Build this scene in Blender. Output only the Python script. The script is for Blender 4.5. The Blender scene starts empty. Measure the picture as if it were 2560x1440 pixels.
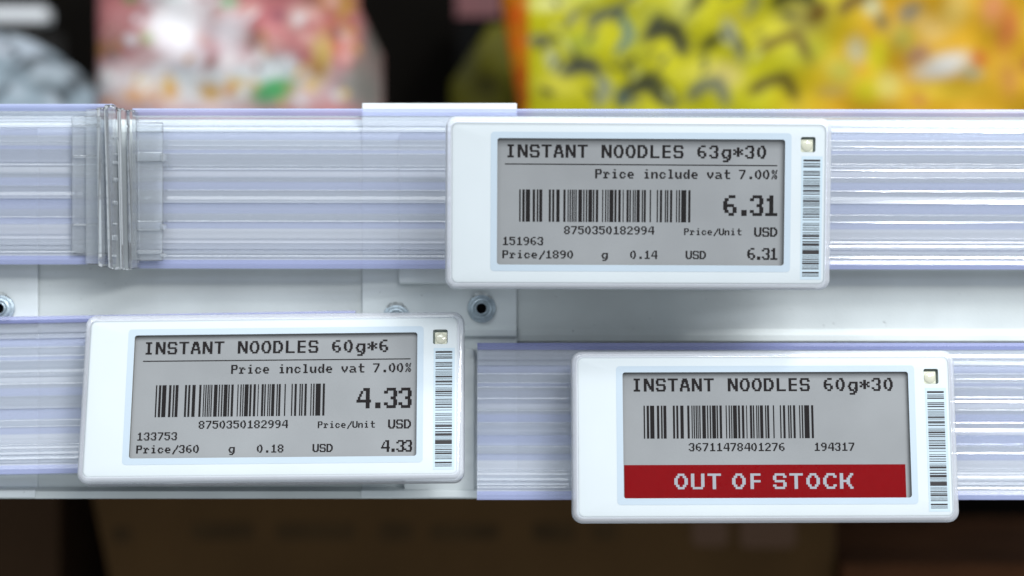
import bpy, bmesh, math, random
from mathutils import Matrix, Vector
random.seed(7)

# ------------------------------------------------------------------ scene, camera, light
scene = bpy.context.scene
COL = scene.collection
PX = 0.114            # mm per photograph pixel on the plane through the origin
DIST = 500.0          # camera distance, mm

cam_data = bpy.data.cameras.new("camera")
cam = bpy.data.objects.new("camera", cam_data)
COL.objects.link(cam)
cam.location = (0, -DIST / 1000, 0)
cam.rotation_euler = (math.radians(90), 0, 0)
cam_data.sensor_width = 36
cam_data.lens = 36 * DIST / (2560 * PX)
cam_data.clip_start = 0.02
cam_data.clip_end = 50
cam_data.dof.use_dof = True
cam_data.dof.focus_distance = 0.503
cam_data.dof.aperture_fstop = 4.8
cam_data.dof.aperture_blades = 0
scene.camera = cam

world = bpy.data.worlds.new("World")
scene.world = world
world.use_nodes = True
wb = world.node_tree.nodes["Background"]
wb.inputs[0].default_value = (0.86, 0.93, 1.0, 1)
wb.inputs[1].default_value = 0.70


def area(name, loc, target, sx, sy, watts, colour=(1, 1, 1)):
    l = bpy.data.lights.new(name, 'AREA')
    l.shape = 'RECTANGLE'
    l.size, l.size_y = sx, sy
    l.energy = watts
    l.color = colour
    o = bpy.data.objects.new(name, l)
    COL.objects.link(o)
    o.location = loc
    d = Vector(target) - Vector(loc)
    o.rotation_euler = d.to_track_quat('-Z', 'Y').to_euler()
    return o


# the shop's ceiling tubes: a short near one to the right (sharp shadows), long ones across the aisle and at the right
area("ceiling_tube_near", (0.45, -0.58, 1.0), (0.02, 0, 0), 0.24, 0.10, 13, (0.97, 0.985, 1.0))
area("ceiling_tube_aisle", (0.0, -1.3, 1.48), (0, 0, 0), 2.8, 0.5, 23, (0.90, 0.955, 1.0))
area("added_front_fill", (-0.3, -2.2, 1.75), (0, 0, 0), 3.0, 0.4, 19, (0.88, 0.95, 1.0))  # added fill lamp without a real source, brightens the tag fronts
area("ceiling_tube_right", (0.64, -1.0, 0.52), (0.1, 0, 0), 1.0, 0.10, 10, (0.97, 0.98, 1.0))
area("added_right_glint", (0.76, -1.1, 1.2), (0.1, 0, 0), 0.9, 0.10, 10, (0.97, 0.98, 1.0))  # added strip lamp, puts more glints on the right end of the rails

scene.render.engine = 'CYCLES'
scene.cycles.use_denoising = True
scene.cycles.max_bounces = 10
scene.cycles.transparent_max_bounces = 48
scene.cycles.caustics_reflective = False
scene.cycles.caustics_refractive = False
scene.cycles.sample_clamp_indirect = 4
vs = scene.view_settings
vs.view_transform = 'Standard'
vs.look = 'None'
vs.exposure = -0.1
vs.gamma = 1.0
vs.use_curve_mapping = False


# ------------------------------------------------------------------ helpers
def lin(r, g, b):
    f = lambda c: (c / 255 / 12.92) if c <= 10.3 else ((c / 255 + 0.055) / 1.055) ** 2.4
    return (f(r), f(g), f(b), 1.0)


def at(px, py, y):
    """photograph pixel -> (x, z) in mm on the plane at depth y mm"""
    k = PX * (DIST + y) / DIST
    return (px - 1280) * k, (720 - py) * k


def new_mat(name):
    m = bpy.data.materials.new(name)
    m.use_nodes = True
    return m, m.node_tree, m.node_tree.nodes["Principled BSDF"]


def plain(name, col, rough=0.5, spec=0.5, noise=0.0, nscale=300, bump=0.0, bscale=900, metallic=0.0, coat=0.0, specks=0.0):
    m, t, p = new_mat(name)
    p.inputs["Base Color"].default_value = col
    p.inputs["Roughness"].default_value = rough
    p.inputs["Specular IOR Level"].default_value = spec
    p.inputs["Metallic"].default_value = metallic
    p.inputs["Coat Weight"].default_value = coat
    tc = t.nodes.new("ShaderNodeTexCoord")
    if noise:
        n = t.nodes.new("ShaderNodeTexNoise")
        n.inputs["Scale"].default_value = nscale
        n.inputs["Detail"].default_value = 6
        t.links.new(tc.outputs["Object"], n.inputs["Vector"])
        r = t.nodes.new("ShaderNodeMapRange")
        r.inputs[1].default_value, r.inputs[2].default_value = 0.3, 0.7
        r.inputs[3].default_value, r.inputs[4].default_value = 1 - noise, 1 + noise * 0.3
        t.links.new(n.outputs[0], r.inputs[0])
        mx = t.nodes.new("ShaderNodeMix")
        mx.data_type = 'RGBA'
        mx.blend_type = 'MULTIPLY'
        mx.inputs[0].default_value = 1
        mx.inputs[6].default_value = col
        t.links.new(r.outputs[0], mx.inputs[7])
        t.links.new(mx.outputs[2], p.inputs["Base Color"])
        if specks:                          # sparse dirt and small paint chips
            n3 = t.nodes.new("ShaderNodeTexNoise")
            n3.inputs["Scale"].default_value = 420
            n3.inputs["Detail"].default_value = 5
            n3.inputs["Roughness"].default_value = 0.7
            t.links.new(tc.outputs["Object"], n3.inputs["Vector"])
            r3 = t.nodes.new("ShaderNodeMapRange")
            r3.inputs[1].default_value, r3.inputs[2].default_value = 0.67, 0.72
            r3.inputs[3].default_value, r3.inputs[4].default_value = 0, specks
            t.links.new(n3.outputs[0], r3.inputs[0])
            m3 = t.nodes.new("ShaderNodeMix")
            m3.data_type = 'RGBA'
            t.links.new(r3.outputs[0], m3.inputs[0])
            t.links.new(mx.outputs[2], m3.inputs[6])
            m3.inputs[7].default_value = (0.16, 0.17, 0.17, 1)
            t.links.new(m3.outputs[2], p.inputs["Base Color"])
    if bump:
        n2 = t.nodes.new("ShaderNodeTexNoise")
        n2.inputs["Scale"].default_value = bscale
        n2.inputs["Detail"].default_value = 3
        t.links.new(tc.outputs["Object"], n2.inputs["Vector"])
        b = t.nodes.new("ShaderNodeBump")
        b.inputs["Strength"].default_value = bump
        b.inputs["Distance"].default_value = 0.0003
        t.links.new(n2.outputs[0], b.inputs["Height"])
        t.links.new(b.outputs[0], p.inputs["Normal"])
    return m


def clear(name, tint, body, fac, rough, haze_noise=0.0, gloss=1.0):
    """thin clear plastic: see-through, a little milky body, and a Fresnel gloss on top"""
    m, t, p = new_mat(name)
    t.nodes.remove(p)
    tr = t.nodes.new("ShaderNodeBsdfTransparent")
    tr.inputs[0].default_value = tint
    df = t.nodes.new("ShaderNodeBsdfDiffuse")
    df.inputs[0].default_value = body
    gl = t.nodes.new("ShaderNodeBsdfGlossy")
    gl.inputs["Roughness"].default_value = rough
    gl.inputs[0].default_value = (1, 1, 1, 1)
    milk = t.nodes.new("ShaderNodeMixShader")
    milk.inputs[0].default_value = fac
    t.links.new(tr.outputs[0], milk.inputs[1])
    t.links.new(df.outputs[0], milk.inputs[2])
    if haze_noise:                         # drawn streaks, dust and rub marks along the extrusion
        tc = t.nodes.new("ShaderNodeTexCoord")
        mp = t.nodes.new("ShaderNodeMapping")
        mp.inputs["Scale"].default_value = (0.7, 300, 700)
        n = t.nodes.new("ShaderNodeTexNoise")
        n.inputs["Scale"].default_value = 1
        n.inputs["Detail"].default_value = 3
        t.links.new(tc.outputs["Object"], mp.inputs[0])
        t.links.new(mp.outputs[0], n.inputs["Vector"])
        r = t.nodes.new("ShaderNodeMapRange")
        r.inputs[1].default_value, r.inputs[2].default_value = 0.3, 0.7
        r.inputs[3].default_value, r.inputs[4].default_value = max(0, fac - haze_noise), fac + haze_noise
        t.links.new(n.outputs[0], r.inputs[0])
        t.links.new(r.outputs[0], milk.inputs[0])
    fr = t.nodes.new("ShaderNodeFresnel")
    fr.inputs[0].default_value = 1.5
    ml = t.nodes.new("ShaderNodeMath")
    ml.operation = 'MULTIPLY'
    ml.use_clamp = True
    ml.inputs[1].default_value = gloss
    t.links.new(fr.outputs[0], ml.inputs[0])
    mix = t.nodes.new("ShaderNodeMixShader")
    t.links.new(ml.outputs[0], mix.inputs[0])
    t.links.new(milk.outputs[0], mix.inputs[1])
    t.links.new(gl.outputs[0], mix.inputs[2])
    t.links.new(mix.outputs[0], t.nodes["Material Output"].inputs[0])
    return m


def printed(name, rough=0.35, coat=0.08, noise=0.12, bump=0.12):
    """printed film: the artwork is a colour attribute of the mesh, creased by noise"""
    m, t, p = new_mat(name)
    a = t.nodes.new("ShaderNodeAttribute")
    a.attribute_name = "print"
    tc = t.nodes.new("ShaderNodeTexCoord")
    n = t.nodes.new("ShaderNodeTexNoise")
    n.inputs["Scale"].default_value = 60
    n.inputs["Detail"].default_value = 4
    t.links.new(tc.outputs["Object"], n.inputs["Vector"])
    r = t.nodes.new("ShaderNodeMapRange")
    r.inputs[1].default_value, r.inputs[2].default_value = 0.3, 0.7
    r.inputs[3].default_value, r.inputs[4].default_value = 1 - noise, 1 + noise
    t.links.new(n.outputs[0], r.inputs[0])
    mx = t.nodes.new("ShaderNodeMix")
    mx.data_type = 'RGBA'
    mx.blend_type = 'MULTIPLY'
    mx.inputs[0].default_value = 1
    t.links.new(a.outputs["Color"], mx.inputs[6])
    t.links.new(r.outputs[0], mx.inputs[7])
    t.links.new(mx.outputs[2], p.inputs["Base Color"])
    p.inputs["Roughness"].default_value = rough
    p.inputs["Coat Weight"].default_value = coat
    p.inputs["Specular IOR Level"].default_value = 0.1
    b = t.nodes.new("ShaderNodeBump")
    b.inputs["Strength"].default_value = bump
    b.inputs["Distance"].default_value = 0.004
    t.links.new(n.outputs[0], b.inputs["Height"])
    t.links.new(b.outputs[0], p.inputs["Normal"])
    return m


class MB:
    """collects faces (mm) and links them as ONE mesh object"""

    def __init__(self):
        self.v, self.f, self.mi = [], [], []

    def poly(self, pts, mi=0):
        i = len(self.v)
        self.v += [tuple(p) for p in pts]
        self.f.append(list(range(i, i + len(pts))))
        self.mi.append(mi)

    def box(self, x0, x1, y0, y1, z0, z1, mi=0):
        i = len(self.v)
        self.v += [(x, y, z) for x in (x0, x1) for y in (y0, y1) for z in (z0, z1)]
        for q in ((0, 1, 3, 2), (4, 6, 7, 5), (0, 4, 5, 1), (2, 3, 7, 6), (0, 2, 6, 4), (1, 5, 7, 3)):
            self.f.append([i + k for k in q])
            self.mi.append(mi)

    def extrude_x(self, prof, x0, x1, mi=0, steps=1):
        """closed (y, z) profile swept along x"""
        n = len(prof)
        i = len(self.v)
        for s in range(steps + 1):
            x = x0 + (x1 - x0) * s / steps
            self.v += [(x, y, z) for y, z in prof]
        for s in range(steps):
            for k in range(n):
                a, b = i + s * n + k, i + s * n + (k + 1) % n
                self.f.append([a, b, b + n, a + n])
                self.mi.append(mi[k] if isinstance(mi, list) and k < len(mi) else (0 if isinstance(mi, list) else mi))
        self.f.append([i + k for k in range(n)])
        self.mi.append(0 if isinstance(mi, list) else mi)
        self.f.append([i + steps * n + k for k in reversed(range(n))])
        self.mi.append(0 if isinstance(mi, list) else mi)

    def rings(self, rings, mi=0, cap0=True, cap1=True):
        n = len(rings[0])
        i = len(self.v)
        for r in rings:
            self.v += [tuple(p) for p in r]
        for s in range(len(rings) - 1):
            for k in range(n):
                a, b = i + s * n + k, i + s * n + (k + 1) % n
                self.f.append([a, b, b + n, a + n])
                self.mi.append(mi)
        if cap0:
            self.f.append([i + k for k in range(n)])
            self.mi.append(mi)
        if cap1:
            self.f.append([i + (len(rings) - 1) * n + k for k in range(n)])
            self.mi.append(mi)

    def rbox(self, x0, x1, y0, y1, z0, z1, rad, fil, mi=0, cap0=True, cap1=True, filback=0.0):
        """rounded rectangle facing -y, its front edge filleted"""
        R = []
        for k in range(5):
            a = k / 4 * math.pi / 2
            ins = fil * (1 - math.sin(a))
            R.append([(x, y0 + fil * (1 - math.cos(a)), z) for x, z in rrect(x0 + ins, x1 - ins, z0 + ins, z1 - ins, max(rad - ins, 0.05))])
        if filback:
            R.append([(x, y1 - filback, z) for x, z in rrect(x0, x1, z0, z1, rad)])
            R.append([(x, y1, z) for x, z in rrect(x0 + filback, x1 - filback, z0 + filback, z1 - filback, max(rad - filback, 0.05))])
        else:
            R.append([(x, y1, z) for x, z in rrect(x0, x1, z0, z1, rad)])
        self.rings(R, mi, cap0, cap1)

    def lathe_y(self, cx, cz, prof, mi=0, n=32, mi_of=None):
        """(r, y) profile turned about the y direction"""
        i = len(self.v)
        for r, y in prof:
            self.v += [(cx + r * math.cos(2 * math.pi * k / n), y, cz + r * math.sin(2 * math.pi * k / n)) for k in range(n)]
        for s in range(len(prof) - 1):
            for k in range(n):
                a, b = i + s * n + k, i + s * n + (k + 1) % n
                self.f.append([a, b, b + n, a + n])
                self.mi.append(mi_of[s] if mi_of else mi)
        self.f.append([i + (len(prof) - 1) * n + k for k in range(n)])
        self.mi.append(mi_of[-1] if mi_of else mi)

    def build(self, name, mats, parent=None, smooth=False, weld=True, flat=False):
        me = bpy.data.meshes.new(name)
        me.from_pydata([(x / 1000, y / 1000, z / 1000) for x, y, z in self.v], [], self.f)
        for m in (mats if isinstance(mats, (list, tuple)) else [mats]):
            me.materials.append(m)
        me.polygons.foreach_set("material_index", self.mi)
        bm = bmesh.new()
        bm.from_mesh(me)
        if weld:
            bmesh.ops.remove_doubles(bm, verts=bm.verts, dist=1e-7)
        if flat:
            for f in bm.faces:
                if f.normal.y > 0:
                    f.normal_flip()
        else:
            bmesh.ops.recalc_face_normals(bm, faces=bm.faces)
        bm.to_mesh(me)
        bm.free()
        o = bpy.data.objects.new(name, me)
        COL.objects.link(o)
        if parent:
            o.parent = parent
        if smooth:
            for p in me.polygons:
                p.use_smooth = True
            try:
                me.set_sharp_from_angle(angle=math.radians(38))
            except Exception:
                pass
        return o


def rrect(x0, x1, z0, z1, r, n=6):
    pts = []
    for cx, cz, a0 in ((x1 - r, z1 - r, 0), (x0 + r, z1 - r, 90), (x0 + r, z0 + r, 180), (x1 - r, z0 + r, 270)):
        for k in range(n + 1):
            a = math.radians(a0 + 90 * k / n)
            pts.append((cx + r * math.cos(a), cz + r * math.sin(a)))
    return pts


def sheet_with_holes(outer, holes, y):
    """flat face at depth y with holes -> list of triangles"""
    bm = bmesh.new()
    edges = []
    for loop in [outer] + holes:
        vs_ = [bm.verts.new((x, y, z)) for x, z in loop]
        for a, b in zip(vs_, vs_[1:] + vs_[:1]):
            edges.append(bm.edges.new((a, b)))
    bmesh.ops.triangle_fill(bm, use_beauty=True, use_dissolve=False, edges=edges)
    tris = [[tuple(v.co) for v in f.verts] for f in bm.faces]
    bm.free()
    return tris


def tag(o, label, cat, group=None, kind=None):
    o["label"] = label
    o["category"] = cat
    if group:
        o["group"] = group
    if kind:
        o["kind"] = kind
    return o


def thing(name, label, cat, loc=(0, 0, 0), group=None):
    o = bpy.data.objects.new(name, None)
    o.empty_display_size = 0.01
    COL.objects.link(o)
    o.location = [c / 1000 for c in loc]
    return tag(o, label, cat, group)


def axis_angle(deg):
    v = Vector([math.radians(a) for a in deg])
    return Matrix.Rotation(v.length, 3, v.normalized()).to_euler()


# ------------------------------------------------------------------ materials
M_PAINT = plain("white_painted_metal", (0.56, 0.60, 0.59, 1), 0.6, 0.18, noise=0.10, nscale=45, bump=0.12, bscale=1500, specks=0.6)
M_PAINT2 = plain("white_painted_plate", (0.61, 0.655, 0.66, 1), 0.55, 0.25, noise=0.10, nscale=60, bump=0.12, bscale=1400, specks=0.6)
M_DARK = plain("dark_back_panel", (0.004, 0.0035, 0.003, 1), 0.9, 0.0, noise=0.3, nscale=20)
M_ZINC = plain("zinc_screw", (0.40, 0.48, 0.53, 1), 0.38, 0.5, noise=0.35, nscale=900, metallic=0.35)
M_HOLE = plain("socket_dark", (0.004, 0.004, 0.005, 1), 0.9, 0.1)
M_CHIP = plain("chipped_paint", (0.50, 0.53, 0.53, 1), 0.6, 0.3, noise=0.4, nscale=700)
M_RAIL = clear("clear_rail_plastic", (0.96, 0.97, 0.99, 1), (0.82, 0.88, 0.99, 1), 0.145, 0.11, 0.02, 1.0)
M_RAIL_TINT = clear("lavender_rail_plastic", (0.88, 0.905, 0.99, 1), (0.66, 0.72, 0.94, 1), 0.22, 0.13, 0.02, 1.0)
M_RAIL_MILK = clear("milky_rail_plastic_and_refraction", (0.96, 0.97, 0.99, 1), (0.86, 0.90, 0.98, 1), 0.23, 0.16, 0.03, 1.0)
M_RIM_SHADED = clear("shaded_lavender_rail_edge", (0.66, 0.69, 0.88, 1), (0.26, 0.29, 0.54, 1), 0.42, 0.15, 0.05)  # lower rails' darker edge copy, shade from the upper rail put into colour
M_RIM = clear("lavender_rail_edge", (0.82, 0.85, 0.96, 1), (0.46, 0.51, 0.80, 1), 0.34, 0.15, 0.05)
M_JOINT = clear("clear_joint_plastic", (0.955, 0.97, 0.98, 1), (0.94, 0.98, 1.0, 1), 0.075, 0.04, 0, 1.2)
M_COVER = clear("clear_tag_cover", (0.985, 0.99, 0.99, 1), (0.75, 0.80, 0.83, 1), 0.0, 0.05, 0, 0.4)
M_COVER_RIM = clear("clear_tag_rim", (0.95, 0.96, 0.985, 1), (0.93, 0.95, 1.0, 1), 0.26, 0.05, 0, 0.8)
M_CASE = plain("white_tag_case", (0.61, 0.655, 0.675, 1), 0.45, 0.4, noise=0.05, nscale=25)
M_WELL = plain("screen_well", (0.20, 0.20, 0.185, 1), 0.6, 0.3)
M_LAMPWELL = plain("lamp_window_floor", (0.26, 0.31, 0.28, 1), 0.6, 0.3)
M_BEZEL = plain("pale_blue_bezel", (0.47, 0.55, 0.62, 1), 0.4, 0.4, noise=0.03, nscale=40)
M_EINK = plain("grey_paper_display", (0.285, 0.292, 0.298, 1), 0.6, 0.1, noise=0.16, nscale=28)
M_INK = plain("black_display_ink", (0.011, 0.009, 0.009, 1), 0.7, 0.05)
M_RED = plain("red_display_ink", (0.195, 0.001, 0.003, 1), 0.8, 0.0, noise=0.06, nscale=700)
M_GREYINK = plain("grey_display_ink", (0.33, 0.34, 0.37, 1), 0.7, 0.05)
M_STICKER = plain("pale_sticker", (0.50, 0.60, 0.665, 1), 0.45, 0.3)
M_BARPRINT = plain("dark_grey_print", (0.035, 0.031, 0.032, 1), 0.5, 0.2)
M_LED = plain("cream_lamp_body", (0.56, 0.56, 0.44, 1), 0.3, 0.5)
M_LENS = plain("cream_lamp_lens", (0.58, 0.57, 0.45, 1), 0.08, 0.6, coat=0.8)

# ------------------------------------------------------------------ pixel lettering
BOLD = {
    'I': "..#######..|....###....|....###....|....###....|....###....|....###....|..#######..",
    'N': "####....###|#####...###|######..###|###.###.###|###..######|###...#####|###.....###",
    'S': ".#########.|###.....###|###........|.#########.|........###|###.....###|.#########.",
    'T': "###########|....###....|....###....|....###....|....###....|....###....|....###....",
    'A': "...#####...|..#######..|..###.###..|.###...###.|.#########.|###.....###|###.....###",
    'O': "...######..|.###...###.|###.....###|###.....###|###.....###|.###...###.|...######..",
    'D': "########...|###...####.|###.....###|###.....###|###.....###|###...####.|########...",
    'L': ".###.......|.###.......|.###.......|.###.......|.###.......|.###.......|.##########",
    'E': ".#########.|.###.......|.###.......|.#########.|.###.......|.###.......|.#########.",
    'U': "###.....###|###.....###|###.....###|###.....###|###.....###|####...####|..#######..",
    'P': "#########..|###....###.|###....###.|#########..|###........|###........|###........",
    'r': "|" * 2 + "###.####...|..####.###.|..###......|..###......|#######....",
    'i': "....###....||..#####....|....###....|....###....|....###....|..#######..",
    'c': "|" * 2 + "..######...|.###...###.|###........|.###...###.|..######...",
    'e': "|" * 2 + "..######...|.###...###.|##########.|.###.......|...######..",
    'n': "|" * 2 + "###.#####..|####...###.|###....###.|###....###.|###....###.",
    'l': "..#####....|....###....|....###....|....###....|....###....|....###....|..#######..",
    'u': "|" * 2 + "###....###.|###....###.|###....###.|####..####.|..####.###.",
    'd': ".......###.|.......###.|..####.###.|.###..####.|###....###.|.###..####.|..####.###.",
    'v': "|" * 2 + "###....###.|###....###.|.###..###..|..######...|....##.....",
    'a': "|" * 2 + ".#######...|.......###.|..########.|###....###.|.######.###",
    't': "....###....|....###....|..#########|....###....|....###....|....###....|.....######",
    '%': "..###...##.|.##.##.##..|..###..##..|.....##....|...##.###..|..##.##.##.|.##...###..",
    '/': ".........##|........###|.......###.|......###..|....###....|...###.....|..###......|.###.......",
    '.': "|" * 5 + "....####...|....####...",
    '*': "|....###....|###.###.###|..#######..|###.###.###|....###....",
    'g': "|" * 2 + "..#########|.###....###|###.....###|.###...####|..#####.###|......####.|..######...",
    '0': "....####...|.###..###..|###....###.|###....###.|###....###.|.###..###..|....####...",
    '1': "....###....|..#####....|....###....|....###....|....###....|....###....|.#########.",
    '2': "..######...|###....###.|.......###.|.....####..|...###.....|.###.......|##########.",
    '3': "..#######..|###....###.|.......###.|.....####..|.......###.|###....###.|..#######..",
    '4': ".....#####.|...##..###.|..##...###.|.##....###.|###########|.......###.|.......###.",
    '5': "##########.|###........|#########..|.......###.|.......###.|###....###.|..######...",
    '6': "....#####..|.###.......|###........|########...|###....###.|.###...###.|....####...",
    '7': "##########.|.......###.|......###..|.....###...|....###....|...###.....|..###......",
    '8': "..######...|###....###.|###....###.|..######...|###....###.|###....###.|..######...",
    '9': "..######...|###....###.|###....###.|..########.|.......###.|......###..|..#####....",
}
LIGHT = {
    'O': "..####..|.##..##.|##....##|##....##|##....##|.##..##.|..####..",
    'U': "##....##|##....##|##....##|##....##|##....##|##....##|.######.",
    'T': "########|...##...|...##...|...##...|...##...|...##...|...##...",
    'F': "######..|##......|##......|######..|##......|##......|##......",
    'S': ".######.|##....##|##......|.######.|......##|##....##|.######.",
    'C': "..#####.|.##...##|##......|##......|##......|.##...##|..#####.",
    'K': "##....##|##...##.|##..##..|######..|##..##..|##...##.|##....##",
}


def glyph(mb, g, x, top, row, colw, y):
    for r, line in enumerate(g.split('|')):
        c = 0
        while c < len(line):
            if line[c] == '#':
                e = c
                while e < len(line) and line[e] == '#':
                    e += 1
                z1, z0 = top - r * row, top - (r + 1) * row
                mb.poly([(x + c * colw, y, z0), (x + e * colw, y, z0), (x + e * colw, y, z1), (x + c * colw, y, z1)])
                c = e
            else:
                c += 1


def text(mb, s, x, top, h, adv, y, font=BOLD):
    for k, ch in enumerate(s):
        if ch in font:
            glyph(mb, font[ch], x + k * adv, top, h / 7, adv / 13.0 if adv > 2.9 else adv / 12.0, y)


def quad(mb, x0, x1, z0, z1, y, mi=0):
    mb.poly([(x0, y, z0), (x1, y, z0), (x1, y, z1), (x0, y, z1)], mi)


SCREEN_BARS = [(508, 517), (528, 543), (550, 577), (594, 609), (620, 630), (636, 655), (697, 710), (719, 732), (745, 766),
               (790, 804), (817, 824), (830, 838), (844, 852), (856, 862), (867, 875), (886, 909), (917, 925), (934, 943),
               (950, 974), (979, 988), (998, 1013), (1038, 1045), (1057, 1065), (1072, 1079), (1085, 1110), (1117, 1130),
               (1142, 1157), (1170, 1176), (1194, 1208), (1213, 1222), (1234, 1241), (1246, 1253), (1259, 1279),
               (1292, 1300), (1305, 1318), (1343, 1351), (1388, 1396), (1408, 1422), (1440, 1448), (1453, 1462),
               (1473, 1487), (1512, 1519), (1528, 1537), (1545, 1577), (1590, 1604)]
SIDE_BARS = [(225, 243), (258, 266), (275, 281), (287, 299), (332, 341), (347, 356), (366, 378), (398, 406), (417, 421),
             (428, 432), (438, 441), (447, 450), (455, 458), (465, 481), (487, 491), (497, 500), (511, 528), (533, 537),
             (547, 556), (575, 579), (588, 592), (597, 601), (608, 626), (633, 641), (649, 659), (668, 672), (687, 696),
             (703, 707), (714, 718), (722, 726), (734, 747), (756, 760), (766, 775), (793, 798), (825, 830), (840, 849),
             (862, 866), (873, 877), (887, 895), (913, 918), (928, 933), (938, 958), (969, 978), (997, 1009),
             (1017, 1042), (1050, 1054), (1062, 1066), (1074, 1078), (1082, 1121), (1132, 1136), (1144, 1148),
             (1156, 1160), (1168, 1177), (1186, 1194), (1200, 1217), (1225, 1229), (1238, 1242), (1249, 1253),
             (1258, 1264), (1288, 1304), (1314, 1319), (1326, 1332)]

# ------------------------------------------------------------------ the shelf (white metal front with mounting plates)
shelf = thing("shop_shelf", "white metal shop shelf front carrying two rows of clear price rails", "shelf", (0, 24, -63))
SO = (0, -24, 63)          # mm offset back to the scene's origin for parts modelled in place
XL, XR = -420, 420


def in_place(o):
    o.location = [c / 1000 for c in SO]
    return o


def Z(py, y):
    return at(0, py, y)[1]


YP = 29.0
TOP = Z(299, YP + 3)
panel_prof = [(YP + 3, TOP), (YP + 0.5, Z(322, YP)), (YP, Z(330, YP)), (YP, Z(822, YP)), (YP - 0.55, Z(838, YP)), (YP - 0.55, Z(852, YP)), (YP + 0.6, Z(858, YP)),
              (YP + 0.6, Z(1178, YP)), (YP - 0.6, Z(1186, YP)), (YP - 0.6, Z(1216, YP)), (YP - 3.4, Z(1228, YP - 3)),
              (YP - 3.4, Z(1246, YP - 3)), (YP + 8, Z(1246, YP - 3)), (YP + 8, Z(1242, YP - 3)), (YP + 4, Z(1236, YP - 3)),
              (YP + 4, TOP)]
mb = MB()
mb.extrude_x(panel_prof, XL, XR, steps=24)
in_place(mb.build("front_panel", M_PAINT, shelf))
mb = MB()
mb.box(XL, XR, YP + 4.02, 520, TOP - 2.2, TOP - 0.2)
in_place(mb.build("deck", M_PAINT, shelf))
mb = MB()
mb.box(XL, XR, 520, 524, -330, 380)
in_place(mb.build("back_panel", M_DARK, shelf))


def screw(px, py, y, parent):
    cx, cz = at(px, py, y)
    mb = MB()
    k = PX * (DIST + y) / DIST
    prof = [(35.5 * k, y), (35.5 * k, y - 0.55), (33 * k, y - 0.9), (29 * k, y - 1.0), (28 * k, y - 1.5), (25 * k, y - 1.9),
            (21 * k, y - 2.05), (19.5 * k, y - 1.55), (17 * k, y - 1.5), (16 * k, y - 2.2), (14.5 * k, y - 2.35),
            (12.8 * k, y - 2.2), (12.0 * k, y - 0.05)]
    n = len(prof)
    mb.lathe_y(cx, cz, prof, n=40, mi_of=[0] * (n - 2) + [1, 1])
    # lifted paint flake round the upper edge
    for a0, a1, r1 in ((62, 118, 41), (45, 62, 38), (118, 128, 39)):
        ring0, ring1 = [], []
        for s in range(9):
            a = math.radians(a0 + (a1 - a0) * s / 8)
            rr = (r1 + 1.5 * math.sin(s * 2.3 + px)) * k
            ring0.append((cx + 33.5 * k * math.cos(a), y - 0.95, cz + 33.5 * k * math.sin(a)))
            ring1.append((cx + rr * math.cos(a), y - 1.3 - 0.2 * math.sin(s * 1.7), cz + rr * math.sin(a)))
        for s in range(8):
            mb.poly([ring0[s], ring0[s + 1], ring1[s + 1], ring1[s]], 2)
    return mb.build("screw", [M_ZINC, M_HOLE, M_CHIP], parent, smooth=True)


def plate(px0, px1, top_py, y, screws, raised=None):
    x0, x1 = at(px0, 0, y)[0], at(px1, 0, y)[0]
    prof = [(y, Z(top_py, y)), (y, Z(816, y)), (y - 1.0, Z(824, y)), (y - 1.0, Z(840, y)), (y + 0.2, Z(846, y)),
            (y + 0.2, Z(1180, y)), (y, Z(1216, y)), (y - 3.2, Z(1226, y - 3)), (y - 3.2, Z(1244, y - 3)),
            (y + 0.6, Z(1244, y - 3)), (y + 0.6, Z(top_py, y))]
    mb = MB()
    mb.extrude_x(prof, x0, x1)
    o = mb.build("mounting_plate", M_PAINT2, shelf)
    bv = o.modifiers.new("edge", 'BEVEL')
    bv.width = 0.0005
    bv.segments = 2
    bv.limit_method = 'ANGLE'
    in_place(o)
    for sx, sy in screws:
        screw(sx, sy, y, o)
    return o


cp = plate(905, 1292, 258, YP - 1.0, [(1204, 771), (991, 796)])
lp = plate(-290, 95, 320, YP - 1.0, [(2, 771)])
# raised keeper block on the middle plate, and the small tab beside the lower rail
y2 = YP - 4.2
mb = MB()
x0, zt = at(996, 330, y2)
x1, zb = at(1290, 710, y2)
mb.rbox(x0, x1, y2, YP - 1.55, zb, zt, 1.2, 0.7)
mb.build("keeper_block", M_PAINT2, cp, smooth=True)
mb = MB()
x0, zt = at(1010, 872, y2)
x1, zb = at(1186, 1238, y2)
mb.rbox(x0, x1, y2 + 0.6, YP - 1.05, zb, zt, 0.8, 0.4)
mb.build("keeper_block", M_PAINT2, cp, smooth=True)

# ------------------------------------------------------------------ clear price rails
# (first row, last row, tilt of the ramp) counted in 400 rows from the top of the rail
RAMPS = [(30, 43, 27), (46, 58, 25), (78, 81, 12), (92, 94, 24), (100, 103, 12), (112, 114, 12), (137, 144, 12), (149, 154, 25),
         (171, 174, 12), (203, 205, 24), (219, 236, 27), (264, 266, 13), (280, 283, 24), (324, 327, 12), (330, 336, 13),
         (339, 351, 13), (354, 363, 12), (366, 372, 26)]
# lavender (1) or milky (2) rows: plastic tint plus refraction stripes put into colour
BANDS = [(58, 78, 1), (84, 92, 0), (103, 112, 1), (154, 170, 2), (183, 203, 1), (205, 219, 0), (236, 262, 1), (283, 300, 1), (300, 324, 2), (327, 339, 2), (372, 378, 2)]


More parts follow.
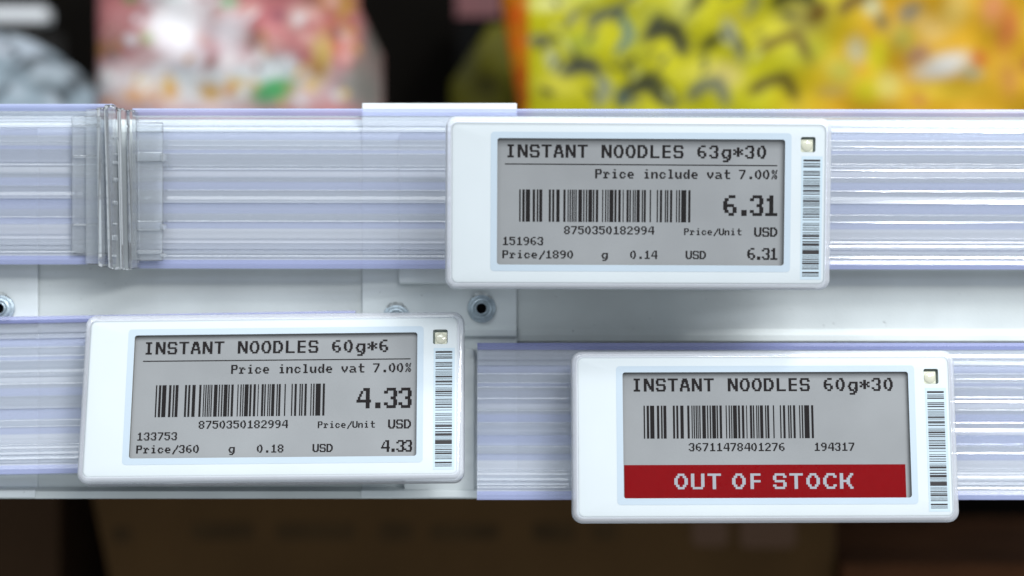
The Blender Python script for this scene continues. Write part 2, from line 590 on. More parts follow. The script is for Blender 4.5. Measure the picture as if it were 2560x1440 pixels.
def ribbed(ramps, rnd, base=0.0):
    """profile of drawn ribs: flat valleys and ramps that lean back, (rows from the top of 400, depth mm)"""
    pts = [(18, base)]
    for a, b, tilt in ramps:
        v = base + rnd.uniform(-.02, .06)
        t0, t1 = math.tan(math.radians(tilt - 2.5 + rnd.uniform(-1, 1))), math.tan(math.radians(tilt + 3))
        h = (b - a) * PX
        pts += [(a - 1.0, v), (a, v + rnd.uniform(-.02, .02)), ((a + b) / 2, v - h / 2 * t0), (b, v - h / 2 * (t0 + t1)), (b + 2.4, v + .01)]
    pts.append((378, base))
    out = [pts[0]]
    for p in pts[1:]:
        if p[0] > out[-1][0]:
            out.append(p)
    return out


def band_of(rows, bands):
    mi = []
    for a, b in zip(rows, rows[1:]):
        m = (a + b) / 2
        mi.append(next((k for lo, hi, k in bands if lo <= m <= hi), 0))
    return mi


def split_rows(prof, bands):
    """insert the band limits into a (row, depth) profile"""
    out = []
    cuts = sorted({c for lo, hi, k in bands for c in (lo, hi)})
    for (r0, y0), (r1, y1) in zip(prof, prof[1:]):
        out.append((r0, y0))
        for c in cuts:
            if r0 + .3 < c < r1 - .3:
                out.append((c, y0 + (y1 - y0) * (c - r0) / (r1 - r0)))
    out.append(prof[-1])
    return out


def rail(x0, x1, h, label, loc, rot, seed, rim):
    """rail in its own frame: x along, top at z = +h/2, front face at y = 0"""
    o = thing("price_rail", label, "price rail", loc, "clear plastic price rails")
    o.rotation_euler = axis_angle(rot)
    rnd = random.Random(seed)
    k = h / 400.0
    top = h / 2
    mats = [M_RAIL, M_RAIL_TINT, M_RAIL_MILK]
    prof = split_rows(ribbed(RAMPS, rnd), BANDS)
    mb = MB()
    mb.extrude_x([(y, top - p * k) for p, y in prof] + [(1.0, top - 378 * k), (1.0, top - 18 * k)], x0, x1, band_of([p for p, y in prof], BANDS))
    mb.build("front_flap", mats, o)
    mb = MB()
    mb.extrude_x([(-.25, top), (-.45, top - 9 * k), (-.25, top - 17.9 * k), (4.2, top - 17.9 * k), (4.2, top)], x0, x1)
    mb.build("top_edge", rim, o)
    mb = MB()
    mb.extrude_x([(-.25, top - 378.1 * k), (-.5, top - 388 * k), (-.25, top - h), (4.2, top - h), (4.2, top - 378.1 * k)], x0, x1)
    mb.build("bottom_edge", M_RIM, o)
    rb, bands = [], []
    p = 34
    while p < 350:
        w = rnd.choice((3, 4, 6))
        rb.append((p, p + w, rnd.choice((12, 24, 24))))
        g = rnd.uniform(24, 60)
        bands.append((p + w + 3, p + w + g - 3, rnd.choice((0, 0, 1, 2, 1))))
        p += w + g
    prof = split_rows(ribbed(rb, rnd), bands)
    mb = MB()
    mb.extrude_x([(4.3 + y, top - p * k) for p, y in prof] + [(5.2, top - 378 * k), (5.2, top - 18 * k)], x0, x1, band_of([p for p, y in prof], bands))
    mb.build("back_strip", mats, o)
    return o


def px_rail(px0, px1, py_top, py_bot, y, label, tilt, roll, seed, rim):
    pxm, pym = (px0 + px1) / 2, (py_top + py_bot) / 2
    cx, cz = at(pxm, pym, y)
    k = PX * (DIST + y) / DIST
    half = (px1 - px0) / 2 * k
    return rail(-half, half, (py_bot - py_top) * k / math.cos(math.radians(tilt)), label, (cx, y, cz), (-tilt, roll, 0), seed, rim)


px_rail(331, 4400, 274, 674, 18.6, "long clear ribbed price rail behind the 6.31 price tag", 0, 0.08, 1, M_RIM)
px_rail(-1500, 282, 260, 661, 19.4, "clear ribbed price rail ending at the plastic joint on its right", 0, 0, 2, M_RIM)
px_rail(-1500, 889, 798, 1188, 19.0, "clear ribbed price rail that the 4.33 price tag hangs on", 10, -1.0, 3, M_RIM_SHADED)
px_rail(1193, 4400, 858, 1247, 18.0, "clear ribbed price rail that the red out of stock tag hangs on", 6.5, 0, 4, M_RIM_SHADED)

# clear joint where the two upper rails meet
jx, jz = at(290, 676, 15.6)
joint = thing("rail_joint", "clear moulded plastic joint between the two upper price rails", "rail joint", (jx, 6, jz))


def jpart(name, px0, px1, py0, py1, y0, y1, rad=0.3, fil=0.25, lean=0.0, mat=None):
    x0, zt = at(px0, py0, y0 + 9.6)
    x1, zb = at(px1, py1, y0 + 9.6)
    mb = MB()
    mb.rbox(x0 - jx, x1 - jx, y0 + 3.6, y1 + 3.6, zb - jz, zt - jz, rad, fil, filback=fil)
    if lean:
        mb.v = [(x + lean * (z / (zt - jz) - .5), y, z) for x, y, z in mb.v]
    return mb.build(name, mat or M_JOINT, joint, smooth=True)


jpart("tab", 179, 268, 290, 634, 8.2, 9.0)
jpart("tab", 214, 246, 273, 661, 7.2, 8.0)
jpart("ridge", 243, 262, 268, 668, 4.5, 9.5, .5, .4, -.6)
jpart("ridge", 264, 292, 261, 674, 2.5, 9.5, .9, .8, -1.4)
jpart("ridge", 296, 315, 270, 675, 3.5, 9.5, .6, .5, -1.0)
jpart("ridge", 318, 340, 274, 672, 4.5, 9.5, .5, .4, -.6)
jpart("tab", 339, 407, 306, 652, 6.0, 6.9)
for y0, y1 in ((318, 330), (380, 404), (552, 576), (626, 634)):
    jpart("snap_rib", 340, 405, y0, y1, 5.3, 6.0, .2, .2)
for y0, y1 in ((384, 404), (560, 576), (634, 644)):
    jpart("snap_rib", 400, 414, y0, y1, 5.0, 7.0, .4, .3)
for y0, y1 in ((310, 316), (388, 394), (560, 564)):
    jpart("snap_rib", 180, 244, y0, y1, 7.5, 8.2, .2, .2)
for k, yy in enumerate((344, 382, 402, 448, 506, 561, 588, 640)):
    yy += random.uniform(-4, 4)
    jpart("snap_rib", 282 - k * .4, 293 - k * .4, yy, yy + random.uniform(3, 16), 2.2, 4.0, .2, .2)

# ------------------------------------------------------------------ electronic price tags
W, H = 109.2, 48.7
SX0, SX1, SZ0, SZ1 = -40.0, 41.3, -17.35, 18.25      # display window
LX0, LX1, LZ0, LZ1 = 45.75, 49.95, 14.75, 19.05      # lamp window


def make_tag(label, loc, rot, lines, bars, rule, banner=None, lamp_shift=(0, 0), size=1.0, reach=12.0):
    t = thing("electronic_price_tag", label, "price tag", loc, "electronic price tags on the rails")
    t.rotation_euler = axis_angle(rot)
    t.scale = (size, size, size)
    # clear moulded cover: front sheet and milky rim
    mb = MB()
    out = []
    hw, hh = W / 2, H / 2
    for ins, y in ((1.75, 0), (.95, .08), (.45, .35), (.12, .85), (0, 1.5), (0, 6.6), (.5, 7.1), (1.6, 7.1)):
        out.append([(x, y, z) for x, z in rrect(-hw + ins, hw - ins, -hh + ins, hh - ins, max(3.1 - ins * .8, .4), 8)])
    mb.rings(out, 0, cap0=False, cap1=False)
    i = len(mb.v)
    mb.v += [tuple(p) for p in out[0]]
    mb.f.append(list(range(i, i + len(out[0]))))
    mb.mi.append(1)
    mb.build("cover", [M_COVER_RIM, M_COVER], t, smooth=True)
    # white case with the two openings
    mb = MB()
    c0, c1, d0, d1, rad = -hw + 1.35, hw - 1.35, -hh + 1.35, hh - 1.35, 2.1
    fil = .9
    R = []
    for k in range(6):
        a = k / 5 * math.pi / 2
        ins = fil * (1 - math.sin(a))
        R.append([(x, .45 + fil * (1 - math.cos(a)), z) for x, z in rrect(c0 + ins, c1 - ins, d0 + ins, d1 - ins, rad - ins, 8)])
    R.append([(x, 7.4, z) for x, z in rrect(c0, c1, d0, d1, rad, 8)])
    mb.rings(R, 0, cap0=False)
    h1 = rrect(SX0, SX1, SZ0, SZ1, .75)
    h2 = rrect(LX0, LX1, LZ0, LZ1, .55)
    for tri in sheet_with_holes([(x, z) for x, y, z in R[0]], [h1, h2], .45):
        mb.poly(tri)
    mb.rings([[(x, .45, z) for x, z in h1], [(x, 1.75, z) for x, z in h1]], 1, cap0=False, cap1=False)
    mb.rings([[(x, .45, z) for x, z in h2], [(x, 1.6, z) for x, z in h2]], 0, cap0=False, cap1=False)
    mb.rings([[(x, 1.6, z) for x, z in h2], [(x, 2.1, z) for x, z in h2]], 2, cap0=False, cap1=True)
    mb.build("case", [M_CASE, M_WELL, M_LAMPWELL], t, smooth=True)
    mb = MB()
    mb.rbox(-32, 32, 7.45, reach, -9, 11, 2, .5)
    mb.build("mounting_clip", M_CASE, t, smooth=True)
    # printed bezel round the display
    mb = MB()
    for tri in sheet_with_holes(rrect(-41.85, 43.1, -19.2, 20.05, 1.0), [rrect(SX0 - .02, SX1 + .02, SZ0 - .02, SZ1 + .02, .75)], .40):
        mb.poly(tri)
    mb.build("bezel", M_BEZEL, t, flat=True)
    # the display and what it shows
    mb = MB()
    quad(mb, SX0 - .3, SX1 + .3, SZ0 - .3, SZ1 + .3, 1.72)
    scr = mb.build("display", M_EINK, t, flat=True)
    mb = MB()
    for ln in lines:
        text(mb, *ln, 1.68)
    if rule:
        x0, z0, x1, z1 = rule
        mb.poly([(x0, 1.68, z0 - .15), (x1, 1.68, z1 - .15), (x1, 1.68, z1 + .15), (x0, 1.68, z0 + .15)])
    mb.build("display_text", M_INK, scr, flat=True)
    bx0, bx1, bz1, bz0 = bars
    mb = MB()
    for a, b in SCREEN_BARS:
        f = lambda v: bx0 + (v - 508) / (1604 - 508) * (bx1 - bx0)
        quad(mb, f(a), f(b), bz0, bz1, 1.68)
    mb.build("barcode", M_INK, scr, flat=True)
    if banner:
        mb = MB()
        quad(mb, SX0 + .25, SX1 - 1.3, SZ0, -7.95, 1.69)
        mb.build("red_banner", M_RED, scr, flat=True)
        mb = MB()
        for ch, x in banner:
            glyph(mb, LIGHT[ch], x, -10.42, 4.39 / 7, .478, 1.65)
        mb.build("banner_text", M_GREYINK, scr, flat=True)
    # status lamp in its window
    mb = MB()
    lx, lz = LX0 + .05 + lamp_shift[0], LZ0 + .02 + lamp_shift[1]
    mb.rbox(lx, lx + 3.55, 1.1, 2.05, lz, lz + 3.6, .25, .2)
    led = mb.build("status_lamp", M_LED, t, smooth=True)
    mb = MB()
    prof = [(1.62 * math.cos(a), 1.09 - .5 * math.sin(a)) for a in [k / 6 * math.pi / 2 for k in range(6)]] + [(.05, .585)]
    mb.lathe_y(lx + 1.78, lz + 1.8, prof, n=28)
    mb.build("lens", M_LENS, led, smooth=True)
    # side barcode sticker
    mb = MB()
    quad(mb, 46.0, 52.0, -21.3, 13.6, .40)
    st = mb.build("barcode_sticker", M_STICKER, t, flat=True)
    mb = MB()
    for a, b in SIDE_BARS:
        f = lambda v: 12.68 - (v - 225) / (1332 - 225) * (12.68 + 20.4)
        quad(mb, 46.55, 51.3, f(b), f(a), .36)
    mb.build("barcode", M_BARPRINT, st, flat=True)
    return t


def price_digits(s, xs, top, h, col):
    """condensed digits set one by one"""
    return [(ch, x, top, h, col * 13.0 if col * 13 > 2.9 else col * 12.0) for ch, x in zip(s, xs)]


UPPER = [('INSTANT NOODLES 63g*30', -37.65, 16.55, 3.68, 3.391), ('Price include vat 7.00%', -12.29, 9.72, 2.65, 2.265),
         ('8750350182994', -21.00, -6.42, 2.32, 1.983), ('Price/Unit', 13.06, -6.91, 1.93, 1.648),
         ('USD', 32.99, -6.55, 2.66, 2.278), ('151963', -38.45, -9.55, 2.35, 1.980), ('Price/1890', -38.44, -13.35, 2.28, 2.038),
         ('g', -10.38, -13.35, 2.27, 2.043), ('0.14', -2.21, -13.3, 2.36, 1.988), ('USD', 13.56, -13.3, 2.35, 1.991)]
UPPER += price_digits('6.31', (24.12, 27.75, 31.71, 35.7), 2.52, 5.85, .383) + price_digits('6.31', (31.1, 33.0, 35.24, 37.46), -12.42, 3.36, .228)
LEFT = [('INSTANT NOODLES 60g*6', -37.50, 16.53, 3.67, 3.388), ('Price include vat 7.00%', -12.1, 9.6, 2.65, 2.260),
        ('8750350182994', -20.8, -6.55, 2.31, 1.975), ('Price/Unit', 13.15, -7.05, 1.94, 1.636),
        ('USD', 33.1, -6.7, 2.62, 2.24), ('133753', -38.3, -9.75, 2.32, 1.965), ('Price/360', -38.3, -13.45, 2.32, 2.02),
        ('g', -12.08, -13.5, 2.28, 2.02), ('0.18', -3.99, -13.55, 2.3, 1.97), ('USD', 11.80, -13.5, 2.33, 1.975)]
LEFT += price_digits('4.33', (24.0, 27.85, 31.83, 35.95), 2.45, 5.88, .379) + price_digits('4.33', (31.2, 33.25, 35.5, 37.72), -12.6, 3.36, .228)
RIGHT = [('INSTANT NOODLES 60g*30', -37.3, 16.6, 3.72, 3.42), ('36711478401276', -21.36, -1.78, 2.34, 1.970),
         ('194317', 14.25, -1.78, 2.34, 1.960)]

make_tag("white electronic price tag showing instant noodles 63g*30 at 6.31", (35.27, -12.39, 23.45), (2.75, .24, 1.36),
         UPPER, (-33.73, 14.8, 3.87, -5.24), (-37.8, 11.03, 39.37, 10.93), size=.985, reach=30)
make_tag("white electronic price tag showing instant noodles 60g*6 at 4.33, tilted back", (-69.28, 5.33, -31.19), (-14.49, -.48, -1.62),
         LEFT, (-33.5, 14.95, 3.87, -5.39), (-37.6, 10.9, 39.3, 10.8), lamp_shift=(.45, 0), size=1.015, reach=13)
make_tag("white electronic price tag with a red out of stock banner", (72.07, .65, -42.31), (-7.5, -.17, .17),
         RIGHT, (-34.04, 14.3, 8.86, -.5), None,
         banner=list(zip("OUTOFSTOCK", (-25.58, -20.87, -16.17, -9.21, -4.03, 2.37, 7.01, 11.81, 16.57, 21.3))), size=1.008, reach=16.5)

# ------------------------------------------------------------------ packets on the shelf (all out of focus)


def soft(d, e=.8):
    t = max(0, min(1, (1 + e - d) / (2 * e)))
    return t * t * (3 - 2 * t)


def paint(base, blobs, x, y):
    c = list(base(x, y)) if callable(base) else list(base)
    for b in blobs:
        bx, by, rx, ry, ang, col = b
        a = math.radians(ang)
        dx, dy = x - bx, y - by
        u, v = (dx * math.cos(a) + dy * math.sin(a)) / rx, (-dx * math.sin(a) + dy * math.cos(a)) / ry
        d = math.sqrt(u * u + v * v)
        if d < 1.8:
            k = soft(d)
            c = [c[i] * (1 - k) + col[i] * k for i in range(3)]
    return c


def packet(name, label, cat, px0, px1, py0, y, depth, base, blobs, mat, top=None, left=None, right=None, nx=110, ny=90, group=None):
    """a filled film packet: pillow mesh, front artwork as printed colour"""
    py1 = 720 - (TOP - .2) / (PX * (DIST + y) / DIST)          # photo row where the deck stands at this depth
    xm, zb = at((px0 + px1) / 2, py1, y)
    mb = MB()
    cols = []
    for side in (0, 1):
        for j in range(ny + 1):
            for i in range(nx + 1):
                u, v = i / nx, j / ny
                py = py0 + (py1 - py0) * v
                l = left(py) if left else px0
                r = right(py) if right else px1
                px = l + (r - l) * u
                if top:
                    tt = top(px)
                    py = tt + (py1 - tt) * v
                bul = (max(0, 1 - (2 * u - 1) ** 4) ** .5) * (max(0, 1 - (2 * v - 1) ** 6) ** .5)
                wob = 1 + .10 * math.sin(px * .031 + py * .023) + .07 * math.sin(px * .017 - py * .041)
                x, z = at(px, py, y)
                mb.v.append((x - xm, (-1 if side == 0 else 1) * depth * .5 * bul * wob, z - zb))
                c = paint(base, blobs, px, py)
                cols.append((c[0], c[1], c[2], 1))
        o0 = side * (nx + 1) * (ny + 1)
        for j in range(ny):
            for i in range(nx):
                a = o0 + j * (nx + 1) + i
                mb.f.append([a, a + 1, a + nx + 2, a + nx + 1])
                mb.mi.append(0)
    o = mb.build(name, mat, None, smooth=True, weld=False)
    at_ = o.data.color_attributes.new("print", 'FLOAT_COLOR', 'POINT')
    at_.data.foreach_set("color", [c for q in cols for c in q])
    o.location = (xm / 1000, y / 1000, zb / 1000)
    return tag(o, label, cat, group)


def L(r, g, b, k=1.0):
    c = lin(r, g, b)
    return [min(.9, c[i] * k) for i in range(3)]


M_FILM = printed("printed_packet_film")
M_FILM_S = printed("printed_packet_film_soft", rough=.62, coat=0, bump=.06)

K = .52
yel, yel2, ink, grey = L(190, 184, 22, K), L(205, 196, 62, K), L(48, 48, 42, K), L(120, 122, 112, K)
blobs = []
arch = [(890, 190), (940, 155), (1010, 150), (1035, 200), (1050, 250)]


def stroke(pts, w, col):
    """dark printed stroke, zoomed-crop coordinates to photograph pixels"""
    for (xa, ya), (xb, yb) in zip(pts, pts[1:]):
        xa, ya, xb, yb = 1100 + xa / 1.753, ya / 1.753, 1100 + xb / 1.753, yb / 1.753
        ang = math.degrees(math.atan2(yb - ya, xb - xa))
        blobs.append(((xa + xb) / 2, (ya + yb) / 2, math.hypot(xb - xa, yb - ya) / 2 + w * .8, w * 1.25, ang, [col[i] * .97 + yel[i] * .03 for i in range(3)]))


blobs += [(1375, 20, 46, 18, 0, L(215, 212, 130, K)), (1455, 5, 40, 20, 0, L(215, 215, 90, K)), (1390, 225, 50, 25, 10, yel2),
          (1450, 120, 40, 25, 0, L(176, 182, 60, K)), (1575, 110, 25, 60, -20, L(165, 165, 35, K)), (1750, 190, 70, 22, -10, yel2),
          (1620, 60, 40, 40, 0, L(180, 178, 60, K)), (1700, 20, 30, 60, 15, L(192, 190, 92, K)), (1890, 110, 60, 45, 0, L(205, 195, 45, K)),
          (1830, 60, 50, 30, 0, L(160, 150, 20, K)), (1800, 200, 40, 30, 0, L(200, 185, 100, K))]
stroke([(395, 190), (440, 185), (480, 200)], 9, L(120, 118, 90, K))
stroke([(540, 330), (590, 305), (640, 300), (685, 330)], 15, L(66, 68, 66, K))
stroke([(545, 140), (580, 95), (600, 80)], 8, L(120, 122, 100, K))
stroke([(650, 130), (690, 90), (760, 75), (790, 60)], 11, L(80, 86, 82, K))
stroke([(790, 100), (820, 180), (770, 250)], 9, L(90, 120, 115, K))
stroke(arch, 15, ink)
stroke([(1130, 240), (1200, 185)], 13, L(62, 60, 30, K))
stroke([(1230, 130), (1270, 200), (1300, 280)], 9, L(140, 140, 110, K))
stroke([(780, 460), (840, 400), (920, 370), (950, 430), (1000, 470)], 17, L(44, 48, 46, K))
stroke([(800, 470), (780, 430)], 12, L(40, 72, 84, K))
stroke([(1080, 440), (1130, 395), (1200, 385), (1230, 460)], 13, L(110, 112, 92, K))
stroke([(1340, 420), (1400, 380), (1480, 365), (1530, 440)], 13, L(92, 78, 30, K))
stroke([(1380, 240), (1440, 205), (1530, 180), (1580, 280)], 11, L(112, 92, 40, K))
stroke([(1440, 45), (1480, 15), (1560, 5), (1600, 40)], 13, L(52, 50, 20, K))
stroke([(1600, 110), (1640, 70)], 15, L(100, 66, 12, K))
stroke([(1720, 80), (1760, 40), (1830, 10)], 13, L(112, 86, 46, K))
stroke([(1090, 60), (1120, 20), (1140, -20)], 12, L(84, 82, 40, K))
stroke([(1320, 90), (1360, 40), (1330, 5)], 9, L(140, 138, 84, K))
stroke([(690, 470), (720, 400), (690, 370)], 11, L(120, 126, 112, K))
stroke([(480, 250), (500, 310)], 12, L(184, 186, 140, K))
stroke([(1240, 210), (1220, 170)], 9, L(190, 192, 160, K))
rb = random.Random(11)
for k in range(44):                         # the rest of the dense printed lettering
    px, py = rb.uniform(1345, 1960), rb.uniform(-5, 270)
    blobs.append((px, py, rb.uniform(10, 22), rb.uniform(5, 9), rb.choice((-55, -30, 20, 60)), rb.choice((L(96, 98, 60, K), L(120, 118, 40, K), L(72, 74, 56, K), L(60, 62, 48, K), L(205, 205, 110, K)))))
ybase = lambda x, y: (L(222, 132, 8, K) if x < 1322 else yel)
blobs_y = [(1288, 45, 14, 28, 0, L(205, 80, 8, K)), (1292, 110, 13, 20, 0, L(200, 90, 8, K)), (1300, 200, 13, 26, 0, L(190, 80, 10, K)),
           (1306, 245, 14, 14, 0, L(175, 80, 12, K))] + blobs
K = .36
gold_c = L(240, 184, 36, K)
yel_c = yel


def gold(x, y):
    t = max(0, min(1, (x + .5 * y - 2020) / 190))
    return [yel_c[i] * (1 - t) + gold_c[i] * t for i in range(3)]


gblobs = [(1985, 60, 60, 45, 0, L(196, 182, 84, K)), (2000, 145, 55, 30, -20, L(208, 205, 60, K)), (2170, 155, 26, 45, 0, L(243, 226, 40, K)), (2120, 140, 20, 30, 0, L(215, 205, 160, K)),
          (2145, 238, 40, 30, 0, L(238, 222, 42, K)), (2330, 180, 60, 26, -15, L(250, 245, 236, K)), (2270, 150, 30, 20, -30, L(190, 140, 110, K)),
          (2400, 195, 26, 16, 0, L(205, 195, 150, K)), (2450, 40, 28, 40, 10, L(244, 160, 96, K)), (2490, 85, 26, 50, 10, L(236, 140, 70, K)),
          (2420, 160, 22, 20, 0, L(226, 130, 60, K)), (2490, 215, 20, 40, 0, L(228, 160, 66, K)), (2360, 40, 30, 50, 20, L(244, 205, 100, K)),
          (2250, 50, 30, 22, -30, L(150, 140, 120, K)), (2180, 70, 18, 24, 0, L(150, 130, 80, K)), (2160, 30, 20, 22, 0, L(226, 222, 170, K)),
          (2300, 85, 40, 30, 30, L(240, 200, 110, K)), (2200, 225, 30, 30, 0, L(246, 228, 120, K)), (2540, 175, 20, 25, 0, L(200, 130, 40, K)),
          (2330, 240, 90, 22, 0, L(246, 206, 56, K)), (2060, 240, 30, 14, 0, L(214, 180, 90, K)), (2270, 262, 18, 14, 0, L(220, 150, 60, K)),
          (2080, 190, 30, 30, 0, L(216, 205, 80, K)), (2560, 60, 30, 40, 0, L(214, 180, 40, K)), (2230, 110, 30, 30, 0, L(206, 190, 80, K))]
packet("noodle_packet", "large yellow packet with dark printed strokes, fading to orange at its right", "packet",
       1252, 2900, -220, 290, 40, lambda x, y: L(222, 132, 8, K) if x < 1322 else gold(x, y), gblobs + blobs_y, M_FILM_S, nx=420, ny=150,
       group="noodle packets on the shelf", left=lambda py: 1250 + max(0, py) * .17)

K = .46
pink = L(190, 118, 118, K)
white = L(250, 246, 248, .55)
pb = [(458, 50, 62, 88, 0, white), (470, 130, 48, 30, 20, L(240, 226, 232, .62)), (590, 100, 48, 50, 0, L(240, 226, 230, K)), (480, 130, 55, 40, 30, L(235, 215, 222, K)), (330, 60, 45, 30, 0, L(190, 130, 130, K)),
      (300, 110, 40, 30, 0, L(200, 145, 140, K)), (540, 25, 22, 22, 0, L(150, 90, 86, K)), (590, 25, 22, 16, 0, L(150, 205, 160, K)), (450, 10, 25, 14, 0, L(190, 225, 205, K)),
      (345, 8, 18, 12, 0, L(110, 150, 90, K)), (395, 112, 16, 14, 0, L(170, 190, 120, K)), (700, 60, 55, 30, -25, L(200, 118, 122, K)), (690, 110, 60, 30, 20, L(222, 150, 148, K)),
      (650, 130, 26, 40, 0, L(200, 124, 130, K)), (760, 60, 30, 30, 0, L(222, 185, 175, K)), (710, 55, 20, 14, 0, L(150, 90, 100, K)), (820, 15, 40, 30, 0, L(190, 130, 90, K)),
      (868, 20, 24, 26, 0, L(190, 140, 60, K)), (855, 105, 34, 40, 10, L(196, 92, 70, K)), (865, 95, 14, 16, 0, L(222, 190, 190, K)), (810, 160, 24, 60, 12, L(220, 190, 130, K)),
      (265, 130, 20, 18, 0, L(190, 130, 60, K)), (300, 150, 26, 14, 30, L(130, 80, 80, K)), (520, 222, 290, 62, 0, L(226, 224, 224, K)), (690, 190, 60, 34, 0, L(205, 214, 214, K)),
      (500, 182, 90, 10, 0, L(196, 190, 196, K)), (370, 246, 40, 20, -10, L(226, 170, 120, K)), (445, 232, 20, 30, -20, L(222, 180, 100, K)), (545, 242, 26, 20, 0, L(214, 170, 96, K)),
      (610, 228, 24, 22, 0, L(226, 200, 140, K)), (702, 240, 42, 22, -20, L(84, 168, 104, K)), (815, 170, 18, 44, 12, L(206, 170, 90, K)), (560, 150, 24, 8, 0, L(190, 150, 160, K)),
      (380, 160, 40, 20, 0, L(226, 190, 190, K)), (640, 250, 20, 12, 0, L(190, 160, 120, K)), (905, 190, 18, 60, -8, L(120, 104, 92, K)), (885, 230, 30, 40, 0, L(150, 146, 140, K))]
rb = random.Random(5)
for k in range(70):                         # small printed food pictures
    px, py = rb.uniform(255, 900), rb.uniform(-10, 190)
    pb.append((px, py, rb.uniform(8, 24), rb.uniform(6, 16), rb.uniform(-60, 60), rb.choice((L(190, 110, 110, K), L(236, 226, 226, K), L(222, 170, 160, K), L(150, 96, 88, K), L(240, 236, 238, K), L(200, 150, 90, K)))))
for k in range(30):
    px, py = rb.uniform(270, 890), rb.uniform(185, 275)
    pb.append((px, py, rb.uniform(8, 20), rb.uniform(6, 14), rb.uniform(-60, 60), rb.choice((L(222, 160, 110, K), L(226, 190, 120, K), L(238, 236, 234, K), L(206, 214, 216, K)))))
pb += [(935, 120, 26, 90, -8, L(96, 90, 84, K)), (930, 240, 34, 70, 0, L(128, 124, 118, K)), (700, 240, 44, 24, -20, L(70, 160, 92, K)),
       (460, 70, 55, 60, 0, white), (592, 100, 40, 44, 0, L(240, 228, 232, K))]
packet("snack_bag", "clear and pink printed snack bag with white panels and a green leaf", "bag",
       245, 960, -160, 300, 42, pink, pb, M_FILM_S, nx=230, ny=150,
       right=lambda py: 900 + max(0, min(1, (py - 20) / 120)) * 58)

gb = [(20, 130, 60, 25, 10, L(200, 205, 214, K)), (110, 170, 34, 16, -30, L(84, 86, 88, K)), (180, 150, 18, 30, 20, L(100, 108, 114, K)), (55, 225, 24, 14, 0, L(130, 142, 150, K)),
      (210, 210, 24, 26, -20, L(90, 96, 100, K)), (30, 105, 16, 20, 0, L(110, 118, 124, K)), (150, 235, 40, 10, 10, L(130, 140, 146, K)), (100, 130, 30, 20, 0, L(190, 200, 210, K)),
      (20, 190, 50, 30, 0, L(176, 192, 202, K)), (160, 200, 30, 20, 0, L(186, 198, 206, K)), (250, 205, 14, 16, 0, L(170, 140, 90, K)), (-60, 160, 30, 30, 0, L(90, 96, 100, K))]
for k in range(40):
    px, py = rb.uniform(-100, 290), rb.uniform(95, 270)
    gb.append((px, py, rb.uniform(10, 26), rb.uniform(6, 14), rb.uniform(-60, 60), rb.choice((L(70, 74, 78, K), L(200, 210, 218, K), L(120, 130, 138, K), L(190, 202, 212, K)))))
packet("crinkled_bag", "pale grey slumped bag with dark blotches, left of the pink snack bag", "bag",
       -260, 300, 80, 310, 40, L(160, 176, 186, K), gb, M_FILM_S,
       top=lambda px: 84 + (max(0, px - 20) / 240) ** 1.6 * 150 + (max(0, -px) / 260) ** 2 * 80)

packet("noodle_packet", "olive packet standing in the dark left of the orange edged packet", "packet",
       1118, 1300, 60, 380, 30, L(92, 88, 14, .55), [(1215, 215, 30, 26, 0, L(56, 52, 12, .6)), (1170, 160, 26, 60, 10, L(80, 78, 40, .5))], M_FILM_S,
       nx=60, ny=60, group="noodle packets on the shelf", left=lambda py: 1225 - max(0, min(1, (py - 60) / 150)) * 100)

# pale card and dark red box deeper in the shelf
mb = MB()
xa, za = at(-190, 16, 430)
xb, zb_ = at(116, 54, 430)
mb.rbox(-(xb - xa) / 2, (xb - xa) / 2, 0, 12, 0, za - zb_, 2, .8)
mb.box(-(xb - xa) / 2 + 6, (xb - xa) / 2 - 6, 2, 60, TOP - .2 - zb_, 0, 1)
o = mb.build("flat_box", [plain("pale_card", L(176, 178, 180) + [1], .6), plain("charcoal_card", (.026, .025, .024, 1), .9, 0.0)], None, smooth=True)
o.location = ((xa + xb) / 2000, .43, zb_ / 1000)
tag(o, "black box with a pale grey lid edge above the slumped bag", "box")
mb = MB()
xa, za = at(1140, -60, 440)
xb, zb_ = at(1252, 42, 440)
zd = TOP - .2
mb.box(0, xb - xa, 0, 50, zb_ - zd, za - zd, 0)
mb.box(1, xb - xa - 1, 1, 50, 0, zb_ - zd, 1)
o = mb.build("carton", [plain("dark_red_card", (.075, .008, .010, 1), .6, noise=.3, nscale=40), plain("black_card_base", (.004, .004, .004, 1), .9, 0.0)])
o.location = (xa / 1000, .44, zd / 1000)
tag(o, "dark red topped carton deep in the gap beside the olive packet", "carton")

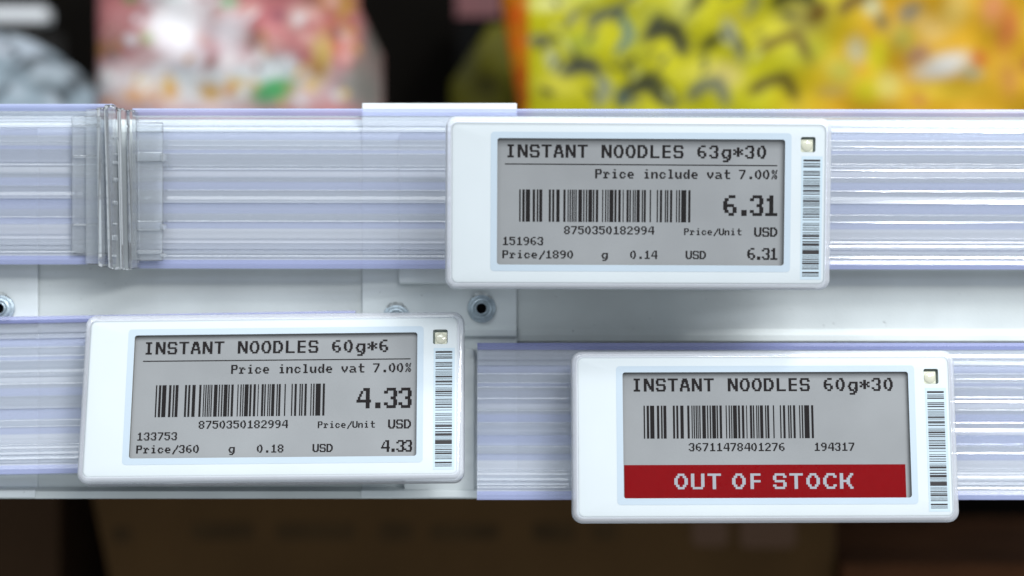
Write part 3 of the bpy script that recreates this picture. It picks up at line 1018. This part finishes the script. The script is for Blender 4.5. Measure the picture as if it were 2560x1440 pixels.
# ------------------------------------------------------------------ cartons on the shelf below
M_CARD = plain("brown_cardboard", (.070, .037, .013, 1), .85, .1, noise=.25, nscale=14)
M_CARD2 = plain("dark_cardboard", (.040, .021, .010, 1), .85, .1, noise=.25, nscale=14)
M_CINK = plain("brown_box_print", (.048, .027, .010, 1), .8, .1, noise=.3, nscale=60)
FLOOR = -330


def carton(label, px0, px1, top, y, depth, mat, prints=(), lean=0.0):
    xa, xb = at(px0, 0, y)[0], at(px1, 0, y)[0]
    o = thing("carton", label, "carton", ((xa + xb) / 2, y, FLOOR), "cartons on the shelf below")
    hw, h = (xb - xa) / 2, top - FLOOR
    mb = MB()
    mb.rbox(-hw, hw, 0, depth, 0, h, 1.5, 1.5)
    if lean:
        mb.v = [(x + lean * (z / h - 1) if x < 0 else x, yy, z) for x, yy, z in mb.v]
    mb.build("box_body", mat, o, smooth=True)
    if prints:
        redink = plain("red_box_print", (.075, .033, .013, 1), .8)
        for p0, p1, q0, q1, m in prints:
            mb = MB()
            x0, z1 = at(p0, q0, y)
            x1, z0 = at(p1, q1, y)
            pts = rrect(x0 - (xa + xb) / 2, x1 - (xa + xb) / 2, z0 - FLOOR, z1 - FLOOR, min(3, (z1 - z0) / 2.2))
            mb.poly([(x, -.15, z) for x, z in pts])
            mb.build("print", redink if m else M_CINK, o, flat=True)
    return o


carton("brown cardboard carton with a row of dark printing under the shelf", 205, 2090, -70, 260, 170, M_CARD,
       [(478, 636, 1306, 1350, 0), (690, 890, 1306, 1350, 0), (946, 1034, 1306, 1354, 0), (1076, 1250, 1310, 1350, 0), (1330, 1440, 1306, 1352, 0),
        (1480, 1545, 1308, 1350, 0), (1730, 1820, 1296, 1366, 1), (1850, 1990, 1296, 1370, 1), (280, 330, 1316, 1356, 0)], lean=-55)
carton("dark brown carton at the far left under the shelf", -700, 150, -70, 290, 170, M_CARD2)
carton("low reddish carton at the right under the shelf", 2110, 3000, -118, 250, 150, plain("reddish_cardboard", (.10, .038, .015, 1), .8, .1, noise=.5, nscale=12))
